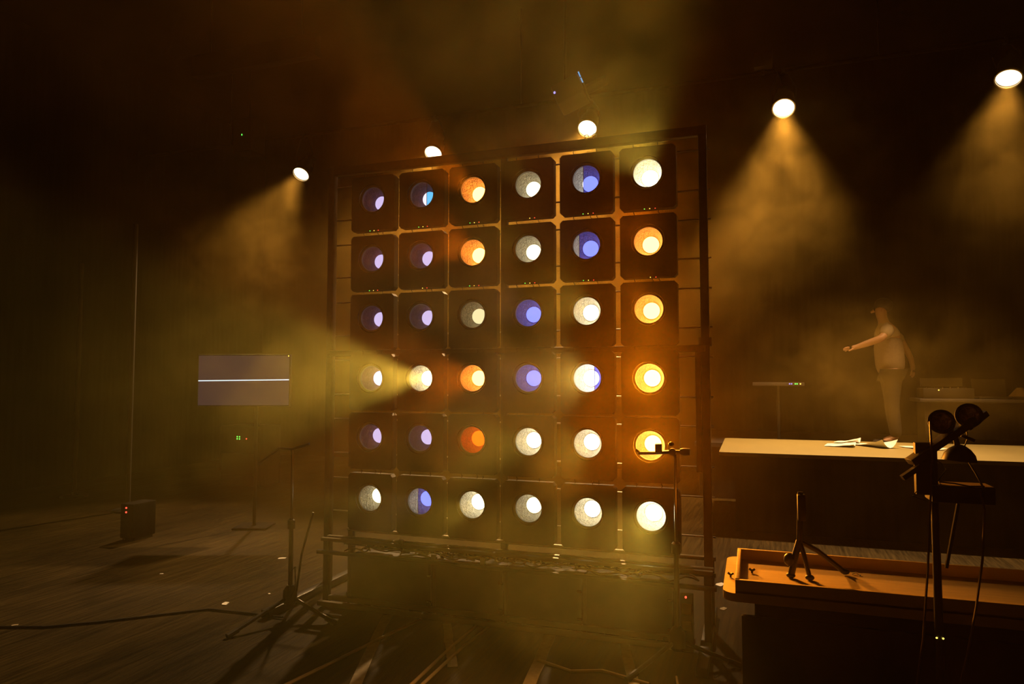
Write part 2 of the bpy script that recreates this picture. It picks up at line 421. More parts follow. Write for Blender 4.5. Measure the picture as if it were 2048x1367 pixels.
rk = thing('base_rack', (-1.48, 4.1, 0), 'low black steel rack standing under the lamp wall', 'rack')
for y in (4.02, 4.09, 4.34): MB().box((-1.48, y, .432), (2.52, .03, .022), None, .004).build('top_rail', 'rod', rk)  # pale steel paints the light along these black rails
MB().box((-1.48, 4.30, .345), (2.52, .025, .02)).build('shelf_rail', 'metal', rk)
MB().box((-1.48, 4.00, .352), (2.56, .03, .022), None, .004).build('shelf_rail', 'metal', rk)
for y in (3.90, 4.02): MB().box((-1.5, y, .055), (2.36, .03, .03), None, .004).build('bottom_rail', 'rod', rk)
for x in (-2.71, -.25):
    for y in (4.04, 4.34): MB().box((x, y, .215), (.04, .04, .43), None, .004).build('leg', 'metal', rk)

cx = [-2.545, -1.928, -1.448, -.958, -.437]
cw = ['leftmost black road case under the lamp wall', 'black road case under the lamp wall, second from the left', 'black road case under the lamp wall, third from the left', 'rightmost black road case under the lamp wall']
for i in range(4):
    a, b = cx[i]+.004, cx[i+1]-.004; m_ = (a+b)/2
    t = thing('road_case', (m_, 4.17, .025), cw[i], 'case', 'road cases in the base rack')
    MB().box((m_, 4.17, .185), (b-a, .29, .31), None, .008).build('body', 'case', t)
    MB().box((a+.012, 4.024, .185), (.02, .008, .31)).build('corner_edge', 'metal', t)
    MB().box((b-.012, 4.024, .185), (.02, .008, .31)).build('corner_edge', 'metal', t)
    for z, q in ((.26, .012), (.10, .014)):
        h = MB().box((b-.012, 4.016, z), (.03, .012, q), None, .003).build('latch', 'lens', t)
    for dx in (-.15, .15):
        for dy in (-.1, .1): MB().cone((m_+dx-.012, 4.17+dy, .026), (m_+dx+.012, 4.17+dy, .026), .026, .026, 14).build('wheel', 'cable', t)
M_cab = ['tancable', 'browncable', 'tancable', 'cable']
for i in range(26):
    x = -2.45 + 2.0*i/25 + rnd.uniform(-.05, .05); y = rnd.uniform(4.05, 4.27); z = .348
    pts = []; a = rnd.uniform(0, 6.3); r_ = rnd.uniform(.05, .12)
    for k in range(15):
        aa = a + k*.42; rr = r_*(1+.15*math.sin(k*1.7))
        pts.append((x + (k-7)*.012 + rr*math.cos(aa)*1.25, min(4.29, max(4.035, y + rr*.5*math.sin(aa))), z + .006 + .026*abs(math.sin(k*.8+i)) + .004*(i % 3)))
    MB().tube(pts, .0052, 6).build('cable', M_cab[i % 4], None, label='loose cable tangled on top of the black cases in the rack', cat='cable', group='cable tangle on the cases')
for i, (x, z, y, lb) in enumerate(((-2.145, .445, 4.02, 'small white plug on the rack rail under the second column of lamps'), (-1.92, .372, 4.03, 'white plug lying over the gap between the two left cases'), (-1.586, .372, 4.03, 'white plug lying on the second case from the left'))):
    t = thing('plug', (x, y, z-.012), lb, 'plug')
    MB().box((x, y, z+.006), (.032, .022, .036), None, .004).build('body', 'plug', t)
    for d in (-.008, .008): MB().cone((x+d, y, z+.023), (x+d, y, z+.04), .002, .002, 6).build('pin', 'chrome', t)
t = thing('power_box', (-.36, 3.99, 0), 'small dark power box with a red light at right of the cases', 'box')
MB().box((-.36, 3.99, .16), (.07, .05, .31), None, .005).build('body', 'case', t)
MB().ball((-.363, 3.964, .304), .006, .004, .007, 10, 8).build('indicator_light', 'red', t)
MB().box((-.36, 3.964, .24), (.05, .006, .06), None, .002).build('floor_light_strip', 'tape', t)  # beige strips stand in for a lit gap of floor
MB().box((-.36, 3.964, .15), (.05, .006, .05), None, .002).build('floor_light_strip', 'tape', t)

# ------------------------------------------------------------ overhead bar with five warm par cans
BY, BZ = 8.45, 5.08
lb = thing('lighting_bar', (-2.0, BY, BZ), 'long black lighting bar high behind the lamp wall', 'bar')
MB().cone((-9.2, BY, BZ), (4.3, BY, BZ), .024, .024, 14).build('pipe', 'wall', lb)
for x in (-7.5, -2.8, 1.4, 3.8): MB().cone((x, BY, BZ), (x, BY, 6.39), .006, .006, 8).build('suspension_wire', 'rod', lb)
PARS = [(-6.165, 4.495, (.03, -.62, -.78), (.03, -.62, -.78), 420, 3.0, 24, 'small warm par can spotlight hanging left of the lamp wall'),
        (-4.04, 4.576, (.06, -.60, -.80), (.06, -.66, -.74), 640, 6.0, 22, 'warm par can spotlight peeking over the top rail at its left'),
        (-1.90, 4.66, (-.02, -.64, -.77), (-.02, -.67, -.74), 620, 7.0, 22, 'warm par can spotlight above the top rail, under the hanging projector'),
        (.402, 4.62, (-.05, -.64, -.77), (-.05, -.16, -.98), 760, 10.0, 34, 'bright par can spotlight in thick smoke right of the lamp wall'),
        (2.60, 4.653, (-.26, -.45, -.85), (-.24, -.16, -.96), 480, 4.0, 30, 'warm par can spotlight at the far upper right of the hall')]
for x, pz, aim, down, pw, es, half, lab in PARS:
    a = V(aim).normalized(); P = V((x, 8.4, pz))       # lens centre
    t = thing('par_can', P, lab, 'spotlight', 'par cans on the overhead bar')
    MB().lathe([(-.012, .115), (.06, .119), (.20, .117), (.28, .08), (.37, .075), (.375, 0)], P, -a, 28).build('can', 'metal', t)
    MB().lathe([(-.014, .113), (-.024, .116), (-.024, .129), (.004, .130), (.004, .116)], P, -a, 32).build('rim', 'lens', t)
    MB().lathe([(.018, .0), (.016, .045), (.009, .085), (.0, .112)], P, -a, 32).build('lens', emit('par_lens_glow', (1, .78, .46), es), t)
    c = P - a*.14; top = V((x, BY, BZ)); side = V((1, 0, 0)); side = (side - a*side.dot(a)).normalized()
    up_ = top - V((0, 0, .045))
    MB().tube([c + side*.128, c + side*.14 + (up_-c)*.45, up_ + side*.05, up_ - side*.05, c - side*.14 + (up_-c)*.45, c - side*.128], .008, 8).build('yoke', 'metal', t)
    MB().box(top - V((0, 0, .01)), (.03, .06, .075), None, .006).build('clamp', 'metal', t)
    for k in range(3):
        q = a.to_track_quat('Z', 'Y').to_matrix() @ V((math.cos(k*2.1+.5), math.sin(k*2.1+.5), 0))
        MB().box(P + q*.128 + a*.01, (.014, .014, .02)).build('lens_clip', 'chrome', t)
    spot('beam', t, a*.03, down, pw*2.1, (1, .58, .24), half, .7, .08)

t = thing('projector', (-1.57, 6.2, 4.17), 'dark projector tilted on a bracket high above the lamp wall', 'projector')
dx, dz = V((.88, -.25, .40)).normalized(), None
bx = V((.90, .05, .36)).normalized(); by = V((0, 1, 0)); by = (by - bx*by.dot(bx)).normalized(); bz = bx.cross(by)
rot = Matrix((bx, by, bz)).transposed(); Pc = V((-1.565, 6.2, 4.165))
loc = lambda x, y, z: Pc + bx*x + by*y + bz*z
MB().box(Pc, (.27, .30, .19), rot, .012).build('body', 'grey', t)
MB().box(loc(.145, 0, 0), (.02, .27, .17), rot, .004).build('front_panel', 'box', t)
MB().box(loc(.150, -.136, .075), (.012, .02, .05), rot).build('lens_slit', 'blueslit', t)
MB().box(loc(.150, -.136, .012), (.012, .02, .045), rot).build('lens_slit', 'blueslit', t)
MB().ball(loc(-.12, -.152, .02), .010, .006, .012, 10, 8).build('indicator_light', 'violet', t)
MB().tube([loc(-.02, 0, .1), loc(-.02, .02, .1)+V((0, 0, .3)), V((-1.6, 6.22, 6.39))], .014, 8).build('bracket', 'metal', t)
MB().box(loc(.26, .05, -.0), (.2, .16, .03), rot, .004).build('arm', 'metal', t)

t = thing('connector_box', (.2, 8.4, 5.1), 'small square box on the lighting bar beside the brightest par can', 'box')
MB().box((.19, 8.40, 5.20), (.20, .12, .17), None, .006).build('body', 'grey', t)
MB().box((.19, BY, 5.09), (.03, .05, .07)).build('clamp', 'metal', t)
MB().tube([(.28, 8.38, 5.15), (.33, 8.37, 5.05), (.38, 8.42, 4.98), (.41, BY+.05, 4.90)], .006, 6).build('cable', 'cable', t)

t = thing('ceiling_batten', (-5.5, 6.5, 5.2), 'faint brown horizontal batten under the ceiling at upper left', 'batten')
MB().box((-5.45, 6.5, 5.27), (1.75, .12, .26), None, .01).build('board', 'riser', t)
for x in (-6.1, -4.8): MB().cone((x, 6.5, 5.38), (x, 6.5, 6.395), .01, .01, 8).build('hanger', 'metal', t)

# ------------------------------------------------------------ screen and dark things on the left
t = thing('display_screen', (-4.86, 5.78, 0), 'flat grey violet screen crossed by one bright white line', 'screen')
rotz = Matrix.Rotation(math.atan2(.30, .867), 3, 'Z'); sx = rotz @ V((1, 0, 0)); sn = rotz @ V((0, -1, 0)); S = V((-4.86, 5.735, 1.486))
MB().box(S - sn*.03, (.935, .05, .53), rotz, .006).build('casing', 'box', t)
a0, a1 = S - sx*.459 + sn*.001, S + sx*.459 + sn*.001
MB().quad([a0 - V((0, 0, .251)), a1 - V((0, 0, .251)), a1 + V((0, 0, .251)), a0 + V((0, 0, .251))]).build('picture', 'screen', t)
MB().bar(a0 + sn*.003 + V((0, 0, -.004)), a1 + sn*.003 + V((0, 0, .006)), .003, .010).build('white_line', 'line', t)
MB().ball(S + sx*.452 + V((0, 0, .247)) + sn*.006, .006, .003, .006, 8, 6).build('indicator_light', 'yellow', t)
MB().cone(S + sx*.1 - sn*.09 - V((0, 0, 1.47)), S + sx*.1 - sn*.09 + V((0, 0, .1)), .018, .018, 14).build('pole', 'metal', t)
MB().box(S + sx*.05 - sn*.07, (.3, .06, .2), rotz).build('mount', 'metal', t)
MB().box((S.x + sx.x*.1 - sn.x*.09, S.y + sx.y*.1 - sn.y*.09, .011), (.34, .30, .02), rotz, .006).build('base_plate', 'wall', t)

def ledbox(name, c, d, lab, leds):
    t = thing(name, (c[0], c[1], 0 if c[2]-d[2]/2 < .02 else c[2]-d[2]/2), lab, 'box')
    MB().box(c, d, None, .01).build('body', 'wall', t)
    for p, k in leds: MB().ball(p, .009, .006, .009, 8, 6).build('indicator_light', k, t)
    return t
t = ledbox('equipment_rack', (-6.85, 8.25, .42), (.7, .44, .84), 'dark equipment rack with green and red lights beyond the screen', [((-6.89, 8.02, .685), 'green'), ((-6.85, 8.02, .685), 'green'), ((-6.89, 8.02, .655), 'green'), ((-6.85, 8.02, .655), 'green'), ((-6.73, 8.02, .660), 'red')])
MB().box((-6.85, 8.02, .3), (.6, .012, .3)).build('front_panel', 'grey', t)
t = ledbox('power_supply', (-5.51, 5.10, .18), (.16, .26, .32), 'small dark upright box showing two red lights at far left', [((-5.51, 4.963, .305), 'red'), ((-5.51, 4.963, .265), 'red')])
MB().box((-5.51, 4.966, .13), (.12, .010, .15)).build('grille', 'metal', t)
for dx in (-.06, .06): MB().box((-5.51+dx, 5.10, .01), (.03, .2, .02)).build('rubber_foot', 'cable', t)
t = thing('wall_speaker', (-6.9, 8.1, 4.85), 'dark hanging speaker with a tiny green light at upper left', 'speaker')
MB().box((-6.9, 8.15, 5.03), (.35, .28, .5), None, .012).build('cabinet', 'case', t)
MB().box((-6.9, 8.005, 5.03), (.31, .012, .46), None, .004).build('grille', 'metal', t)
MB().ball((-6.90, 7.995, 5.022), .007, .005, .013, 8, 6).build('indicator_light', 'green', t)
MB().cone((-6.9, 8.15, 5.28), (-6.9, 8.15, 6.39), .015, .015, 8).build('hanger', 'metal', t)

for px, py, h, lab in ((-6.75, 6.1, 3.3, 'faint thin upright pipe standing left of the screen'), (-8.2, 6.6, 3.0, 'faint thin upright pipe nearest the left wall')):
    t = thing('upright_pipe', (px, py, 0), lab, 'pipe', 'upright pipes in the dark at the left')
    MB().cone((px, py, .02), (px, py, h), .025, .025, 12).build('tube', 'grey', t)
    MB().lathe([(0, 0), (0, .16), (.02, .16), (.025, .04), (.06, .035), (.06, 0)], (px, py, .0), (0, 0, 1), 20).build('base', 'metal', t)
t = thing('barrier', (-5.6, 3.1, 0), 'dim brown barrier post with a side rail at the left edge', 'barrier')
MB().cone((-5.45, 3.45, 0.02), (-5.45, 3.45, .93), .022, .022, 12).build('post', 'rod', t)
MB().cone((-5.45, 3.45, .70), (-6.2, 3.15, .68), .016, .016, 10).build('rail', 'rod', t)
MB().cone((-6.2, 3.15, .02), (-6.2, 3.15, .72), .022, .022, 12).build('post', 'rod', t)
for x, y in ((-5.45, 3.45), (-6.2, 3.15)): MB().lathe([(0, 0), (0, .12), (.02, .12), (.02, 0)], (x, y, 0), (0, 0, 1), 18).build('base', 'metal', t)

# ------------------------------------------------------------ microphone stands in front of the lamp wall
def mic_stand(x, y, h, feet, lab):
    t = thing('microphone_stand', (x, y, 0), lab, 'stand', 'microphone stands before the lamp wall')
    MB().tube([(x, y, .09), (x, y, h*.55)], .014, 12).build('pole', 'metal', t)
    MB().tube([(x, y, h*.53), (x, y, h)], .008, 12).build('inner_tube', 'chrome', t)
    MB().lathe([(0, .014), (0, .024), (.05, .024), (.06, .014)], (x, y, h*.53), (0, 0, 1), 16).build('clutch', 'metal', t)
    MB().lathe([(0, .0), (0, .03), (.02, .045), (.09, .042), (.12, .02), (.12, 0)], (x, y, .085), (0, 0, 1), 18).build('hub', 'metal', t)
    for fx, fy in feet:
        l_ = MB().tube([(x + (fx-x)*.1, y + (fy-y)*.1, .125), (fx, fy, .018)], .012, 10).build('leg', 'metal', t)
        d = V((fx-x, fy-y, -.1)).normalized()
        MB().tube([V((fx, fy, .019)) - d*.05, V((fx, fy, .017)) + d*.02], .0165, 10).build('rubber_foot', 'cable', l_)
    return t
t = mic_stand(-2.77, 3.73, 1.05, ((-2.89, 3.34), (-2.45, 3.72), (-2.96, 4.07)), 'black microphone stand on a tripod left of the lamp wall')
MB().tube([(-3.0, 3.69, .955), (-2.86, 3.715, 1.055), (-2.77, 3.73, 1.055), (-2.66, 3.75, 1.09)], .009, 8).build('boom', 'metal', t)
MB().tube([(-2.73, 3.74, .17), (-2.70, 3.745, .40), (-2.632, 3.76, .66)], .007, 8).build('brace', 'metal', t)
MB().tube([(-2.75, 3.70, .16), (-2.745, 3.70, .30), (-2.715, 3.70, .33), (-2.71, 3.70, .2), (-2.735, 3.69, .14)], .005, 6).build('cable_loop', 'cable', t)
t = mic_stand(-.392, 3.78, 1.10, ((-.52, 4.10), (-.10, 3.86), (-.60, 3.52)), 'black microphone stand with a short boom before the rightmost lamps')
MB().tube([(-.34, 3.78, 1.116), (-.405, 3.78, 1.114), (-.50, 3.78, 1.104), (-.585, 3.78, 1.10)], .0095, 8).build('boom', 'metal', t)
MB().lathe([(0, 0), (0, .016), (.02, .02), (.05, .018), (.05, 0)], (-.365, 3.78, 1.116), (1, 0, 0), 14).build('boom_weight', 'metal', t)
MB().tube([(-.60, 3.78, 1.118), (-.575, 3.78, 1.10), (-.55, 3.78, 1.102)], .007, 8).build('clip', 'chrome', t)
MB().box((-.478, 3.775, 1.13), (.035, .03, .05), None, .006).build('clip_knob', 'metal', t)
MB().lathe([(0, 0), (0, .02), (.03, .02), (.03, 0)], (-.405, 3.795, 1.112), (0, -1, 0), 14).build('swivel', 'metal', t)
MB().ball((-.41, 3.772, 1.155), .016, .01, .012).build('wing_nut', 'metal', t)

MB().tube([(-2.80, 3.70, .012), (-3.05, 3.70, .008), (-3.36, 3.68, .008), (-3.82, 3.27, .008), (-4.05, 3.10, .008), (-4.31, 3.01, .008), (-5.0, 2.9, .008)], .007, 8).build('floor_cable', 'cable', None, label='black cable running left across the floor from the left microphone stand', cat='cable')
MB().tube([(-.38, 3.60, .02), (-.33, 3.3, .02), (-.27, 3.0, .012), (-.2, 2.7, .008), (-.1, 2.5, .008)], .006, 8).build('floor_cable', 'tancable', None, label='thin tan cable catching light on the floor below the right microphone stand', cat='cable')

# tape, cables and scraps on the floor
def strip(a, b, wd, lab):
    a, b = V((*a, 0)), V((*b, 0)); d = (b-a).normalized(); s = V((-d.y, d.x, 0))*wd/2; mb = MB(); n = 7; L = []; Rr = []
    for i in range(n+1):
        p = a + (b-a)*i/n; j = rnd.uniform(-.006, .006); L.append(p + s + V((j, 0, 0))); Rr.append(p - s + V((j*.6, 0, 0)))
    mb.prism([(p.x, p.y) for p in L] + [(p.x, p.y) for p in Rr[::-1]], .0015, .005)
    mb.build('floor_tape', 'tape', None, label=lab, cat='tape', group='tape strips on the floor')
strip((-2.21, 3.97), (-1.80, 2.85), .060, 'beige floor tape strip slanting down left, leftmost in front of the cases')
strip((-1.79, 3.95), (-1.50, 3.38), .052, 'short beige floor tape strip before the second case from the left')
strip((-1.14, 3.98), (-1.02, 3.05), .066, 'wide beige floor tape strip before the third case from the left')
strip((-.71, 4.01), (-.52, 3.30), .056, 'beige floor tape strip nearest the right microphone stand')
def pair(pts, lab):
    pts = [V((x, y, .008)) for x, y in pts]
    MB().tube(pts, .009, 8).build('floor_cable', 'tancable', None, label=lab, cat='cable')
pair([(-1.96, 3.98), (-2.05, 3.6), (-2.11, 3.25), (-2.2, 2.8)], 'tan cable on the floor crossing the leftmost tape strip')
pair([(-1.60, 4.02), (-1.61, 3.6), (-1.60, 3.14), (-1.6, 2.6)], 'left one of two tan cables side by side on the floor below the cases')
pair([(-1.52, 4.02), (-1.55, 3.6), (-1.55, 3.14), (-1.52, 2.6)], 'right one of two tan cables side by side on the floor below the cases')
pair([(-1.1, 3.6), (-.9, 3.52), (-.75, 3.58), (-.5, 3.5)], 'tan cable curving across the floor between two tape strips on the right')
for (x, y), s, m_, lab in (((-3.35, 3.82), .030, 'paper', 'white paper scrap on the floor left of the left microphone stand'),
                           ((-3.74, 4.92), .032, 'paper', 'pale paper scrap on the floor behind the left microphone stand'),
                           ((-4.27, 3.07), .018, 'tape', 'tan paper scrap on the floor at far left beside the black cable'),
                           ((-.24, 5.35), .045, 'paper', 'white card on the floor between lamp frame and nearer table'),
                           ((-.2, 4.80), .03, 'tape', 'tan scrap on the floor beside the right frame post'),
                           ((-4.32, 4.23), .014, 'paper', 'tiny pale scrap on the scuffed floor far left of the lamp wall'),
                           ((-3.21, 4.09), .012, 'paper', 'tiny pale scrap on the floor beside the left stand\'s rear leg')):
    a = rnd.uniform(0, 3); q = Matrix.Rotation(a, 3, 'Z')
    mb = MB(); pts = [q @ V(p) + V((x, y, 0)) for p in ((-s, -s*.6, 0), (s*.8, -s*.5, 0), (s, s*.5, 0), (-s*.2, s*.7, 0), (-s*.9, s*.4, 0))]
    mb.prism([(p.x, p.y) for p in pts], .001, .0045).build('paper_scrap', m_, None, label=lab, cat='paper')

# ------------------------------------------------------------ far table, papers, riser, desk and person
t = thing('long_table', (1.6, 8.05, 0), 'long cream table beyond the lamp wall with papers on it', 'table')
MB().prism(rrect(-.32, 7.17, 4.1, 8.90, .05), .745, .78).build('tabletop', 'cream', t)
MB().box((1.95, 8.03, .70), (4.1, 1.5, .08)).build('apron', 'metal', t)
MB().box((1.93, 7.24, .375), (4.2, .02, .73)).build('skirt', 'wall', t)
for x in (.0, 1.9, 3.9):
    for y in (7.40, 8.7): MB().box((x, y, .33), (.06, .06, .66)).build('leg', 'metal', t)
def sheet(pts, lab, lift):
    mb = MB(); n = 6; g = []
    (a, b, c, d) = [V((*p, .782)) for p in pts]
    for k in (0, .0015):
        rows = []
        for i in range(n+1):
            rows.append([mb.b.verts.new(a.lerp(b, i/n).lerp(d.lerp(c, i/n), j/n) + V((0, 0, k + lift*abs(2*j/n-1)**2 * (i/n)**2 + .002*math.sin(i*2+j)+.003))) for j in range(n+1)])
        g.append(rows)
    for k in (0, 1):
        for i in range(n):
            for j in range(n): mb.b.faces.new((g[k][i][j], g[k][i+1][j], g[k][i+1][j+1], g[k][i][j+1]))
    mb.build('paper_sheet', 'paper', None, label=lab, cat='paper', group='papers on the far table')
sheet([(.72, 8.12), (1.00, 8.05), (1.06, 8.38), (.78, 8.45)], 'white paper sheet lying flat on the long table, left of the curled one', .03)
sheet([(1.0, 8.45), (1.26, 8.02), (1.42, 8.12), (1.14, 8.62)], 'curled white paper sheet in the middle of the long table', .09)
sheet([(.86, 8.60), (1.10, 8.52), (1.16, 8.76), (.92, 8.83)], 'white paper sheet near the back edge of the long table', .05)
sheet([(1.46, 8.35), (1.62, 7.98), (1.85, 8.05), (1.68, 8.45)], 'white paper sheet on the long table behind the two small round lamps', .02)

t = thing('riser_platform', (2.2, 10.2, 0), 'low black platform behind the long table carrying the person', 'platform')
MB().box((1.8, 10.2, .675), (5.0, 2.2, .05)).build('deck', 'riser', t)
MB().box((1.8, 9.2, .32), (4.9, .04, .64)).build('skirt', 'wall', t)
for x in (-.6, 4.2):
    for y in (9.3, 11.2): MB().box((x, y, .32), (.06, .06, .64)).build('leg', 'metal', t)
t = thing('control_desk', (2.9, 9.5, .7), 'low black control desk on the platform at far right', 'desk')
MB().box((2.9, 9.5, 1.25), (2.1, .6, .04), None, .008).build('desktop', 'grey', t)
MB().box((2.9, 9.24, 1.02), (2.0, .03, .42)).build('front_board', 'wall', t)
for x in (1.95, 3.85): MB().box((x, 9.5, .965), (.04, .55, .53)).build('side_board', 'wall', t)
t = thing('mixing_console', (2.15, 9.45, 1.27), 'small dark console on the control desk with a raised back edge', 'console')
MB().box((2.16, 9.45, 1.33), (.52, .35, .12), None, .01).build('body', 'case', t)
MB().box((2.16, 9.60, 1.46), (.44, .03, .1), None, .004).build('raised_edge', 'grey', t)
MB().ball((2.06, 9.265, 1.37), .007, .005, .007, 8, 6).build('indicator_light', 'yellow', t)
for k in range(6): MB().cone((1.96+.08*k, 9.36, 1.388), (1.96+.08*k, 9.36, 1.405), .012, .01, 10).build('knob', 'lens', t)
t = thing('laptop', (2.62, 9.5, 1.27), 'thin dark laptop standing open on the control desk at right', 'laptop')
MB().box((2.65, 9.45, 1.285), (.34, .24, .02), None, .004).build('keyboard_base', 'grey', t)
MB().box((2.65, 9.60, 1.39), (.34, .012, .22), Matrix.Rotation(R(-12), 3, 'X'), .003).build('lid', 'case', t)
t = thing('small_lamp_shade', (2.98, 9.4, 1.27), 'small pale cone shaped shade at the right end of the desk', 'shade')
MB().lathe([(0, .11), (.10, .03), (.10, 0)], (2.90, 9.4, 1.30), (0, 0, 1), 20).build('cone', 'ply', t)
MB().lathe([(0, 0), (0, .12), (.03, .12), (.03, 0)], (2.90, 9.4, 1.27), (0, 0, 1), 20).build('base', 'metal', t)
t = thing('signal_box', (.5, 9.6, .7), 'slim dark box with a row of coloured lights right of the lamp wall', 'box')
MB().box((.32, 9.6, 1.435), (.62, .2, .045), None, .004).build('body', 'grey', t)
for x, k in ((.455, 'violet'), (.478, 'violet'), (.520, 'green'), (.540, 'green'), (.577, 'yellow')): MB().ball((x*1.045-.02, 9.495, 1.438), .008, .005, .008, 8, 6).build('indicator_light', k, t)
MB().cone((.32, 9.6, .72), (.32, 9.6, 1.41), .02, .02, 10).build('pole', 'metal', t)
MB().lathe([(0, 0), (0, .16), (.02, .16), (.02, 0)], (.32, 9.6, .70), (0, 0, 1), 18).build('base', 'metal', t)

def skin(name, chain, m, parent, sub=2, root=0):
    # chain: list of (point, radius), edges: list of pairs
    pts, edges = chain
    me = bpy.data.meshes.new(name); o0 = worldloc(parent)
    me.from_pydata([tuple(V(p)-o0) for p, r in pts], edges, []); me.materials.append(M[m])
    o = bpy.data.objects.new(name, me); C.objects.link(o); o.parent = parent
    md = o.modifiers.new('skin', 'SKIN'); md.use_smooth_shade = True
    for i, (p, r) in enumerate(pts):
        r = r if isinstance(r, tuple) else (r, r); me.skin_vertices[0].data[i].radius = r; me.skin_vertices[0].data[i].use_root = (i == root)
    s = o.modifiers.new('sub', 'SUBSURF'); s.levels = sub; s.render_levels = sub
    return o
PX, PY, PZ = 1.60, 9.45, .70
pt = thing('person', (PX, PY, PZ), 'person in a beige shirt reaching left with one bare arm in the smoke', 'person')
P_ = lambda x, y, z: (PX+x, PY+y, PZ+z)
body = ([(P_(0, 0, .90), (.09, .11)), (P_(-.01, 0, 1.10), (.09, .11)), (P_(-.03, 0, 1.30), (.11, .17)), (P_(-.04, 0, 1.42), (.07, .10)), (P_(-.06, 0, 1.49), (.055, .055)),
         (P_(-.085, 0, 1.56), (.07, .065)), (P_(-.09, 0, 1.64), (.095, .075)), (P_(-.08, 0, 1.71), (.08, .065)),
         (P_(-.05, -.19, 1.38), .055), (P_(-.14, -.30, 1.28), .045), (P_(-.30, -.30, 1.22), .040), (P_(-.40, -.28, 1.185), .030), (P_(-.46, -.27, 1.17), (.038, .022)),
         (P_(-.02, .19, 1.38), .055), (P_(.17, .28, 1.29), .045), (P_(.27, .30, 1.07), .036), (P_(.29, .29, .97), .028), (P_(.29, .28, .90), (.022, .036)),
         (P_(.0, -.09, .82), .095), (P_(-.02, -.10, .47), .065), (P_(.02, -.11, .10), .042), (P_(-.13, -.12, .035), (.04, .035)),
         (P_(.0, .09, .82), .095), (P_(.02, .10, .47), .065), (P_(.06, .11, .10), .042), (P_(-.09, .12, .035), (.04, .035))],
        [(0,1),(1,2),(2,3),(3,4),(4,5),(5,6),(6,7),(3,8),(8,9),(9,10),(10,11),(11,12),(3,13),(13,14),(14,15),(15,16),(16,17),(0,18),(18,19),(19,20),(20,21),(0,22),(22,23),(23,24),(24,25)])
bo = skin('body', body, 'skin', pt)
for k, (dy, dz, ln) in enumerate(((-.025, .012, .075), (-.009, .006, .085), (.008, -.002, .08), (.023, -.010, .062))):
    skin('finger', ([(P_(-.48, -.27+dy*.8, 1.167+dz), .010), (P_(-.47-ln*.6, -.27+dy*1.1, 1.161+dz*1.4), .0085), (P_(-.47-ln, -.27+dy*1.2, 1.147+dz*1.6), .007)], [(0, 1), (1, 2)]), 'skin', pt, 1)
    skin('finger', ([(P_(.29+dz, .28+dy*.8, .89), .010), (P_(.285+dz, .28+dy*1.1, .90-ln*.6), .0085), (P_(.27+dz, .28+dy*1.1, .90-ln), .007)], [(0, 1), (1, 2)]), 'skin', pt, 1)
skin('thumb', ([(P_(-.44, -.29, 1.162), .012), (P_(-.475, -.315, 1.145), .010), (P_(-.50, -.32, 1.132), .008)], [(0, 1), (1, 2)]), 'skin', pt, 1)
skin('thumb', ([(P_(.285, .26, .93), .012), (P_(.265, .235, .89), .010), (P_(.255, .23, .86), .008)], [(0, 1), (1, 2)]), 'skin', pt, 1)
shirt = ([(P_(0, 0, .80), (.165, .185)), (P_(-.01, 0, 1.08), (.145, .175)), (P_(-.03, 0, 1.30), (.14, .19)), (P_(-.04, 0, 1.42), (.085, .12)), (P_(-.05, 0, 1.465), (.068, .07)),
          (P_(-.05, -.19, 1.385), .082), (P_(-.13, -.285, 1.295), .075), (P_(-.02, .19, 1.385), .082), (P_(.13, .26, 1.32), .072), (P_(.185, .285, 1.25), .064)],
         [(0,1),(1,2),(2,3),(3,4),(3,5),(5,6),(3,7),(7,8),(8,9)])
skin('shirt', shirt, 'shirt', pt)
tr = ([(P_(0, 0, .99), (.15, .17)), (P_(0, -.09, .80), .115), (P_(-.02, -.10, .47), .085), (P_(.02, -.11, .09), .07), (P_(0, .09, .80), .115), (P_(.02, .10, .47), .085), (P_(.06, .11, .09), .07)],
      [(0,1),(1,2),(2,3),(0,4),(4,5),(5,6)])
skin('trousers', tr, 'trouser', pt)
MB().ball(P_(-.06, 0, 1.70), .105, .088, .095).build('hair', 'hair', pt)
MB().cone(P_(-.165, 0, 1.635), P_(-.20, 0, 1.615), .02, .012, 8).build('nose', 'skin', pt)
for s in (-1, 1):
    MB().ball(P_(-.165, s*.03, 1.66), .008, .012, .008, 8, 6).build('eye', 'hair', pt)
    MB().ball(P_(-.08, s*.078, 1.63), .022, .012, .032, 8, 6).build('ear', 'skin', pt)
    MB().box(P_(-.10 if s < 0 else -.06, s*.115, .035), (.27, .095, .07), None, .025).build('shoe', 'trouser', pt)

# ------------------------------------------------------------ nearer table with a tray and a small tripod
t = thing('nearer_table', (.8, 2.97, 0), 'pale wooden table in the right foreground carrying a shallow tray', 'table')
MB().prism(rrect(-.115, 2.69, 2.2, 3.245, .05), .69, .72).build('tabletop', 'ply', t)
MB().box((1.05, 2.97, .655), (2.1, .45, .07)).build('apron', 'case', t)
MB().box((1.05, 2.74, .33), (2.2, .02, .60)).build('front_board', 'case', t)
for x in (.02, 2.08):
    for y in (2.80, 3.14): MB().box((x, y, .31), (.05, .05, .62)).build('leg', 'metal', t)
t = thing('tray', (.8, 2.93, .72), 'shallow pale wooden tray with raised rims on the nearer table', 'tray')
MB().box((1.03, 2.93, .725), (2.2, .48, .01)).build('base', 'ply', t)
MB().box((1.03, 3.165, .747), (2.2, .014, .054), None, .002).build('rim', 'ply', t)
MB().box((1.03, 2.697, .745), (2.2, .014, .050), None, .002).build('rim', 'ply', t)
MB().box((-.063, 2.93, .747), (.014, .466, .052), None, .002).build('rim', 'ply', t)
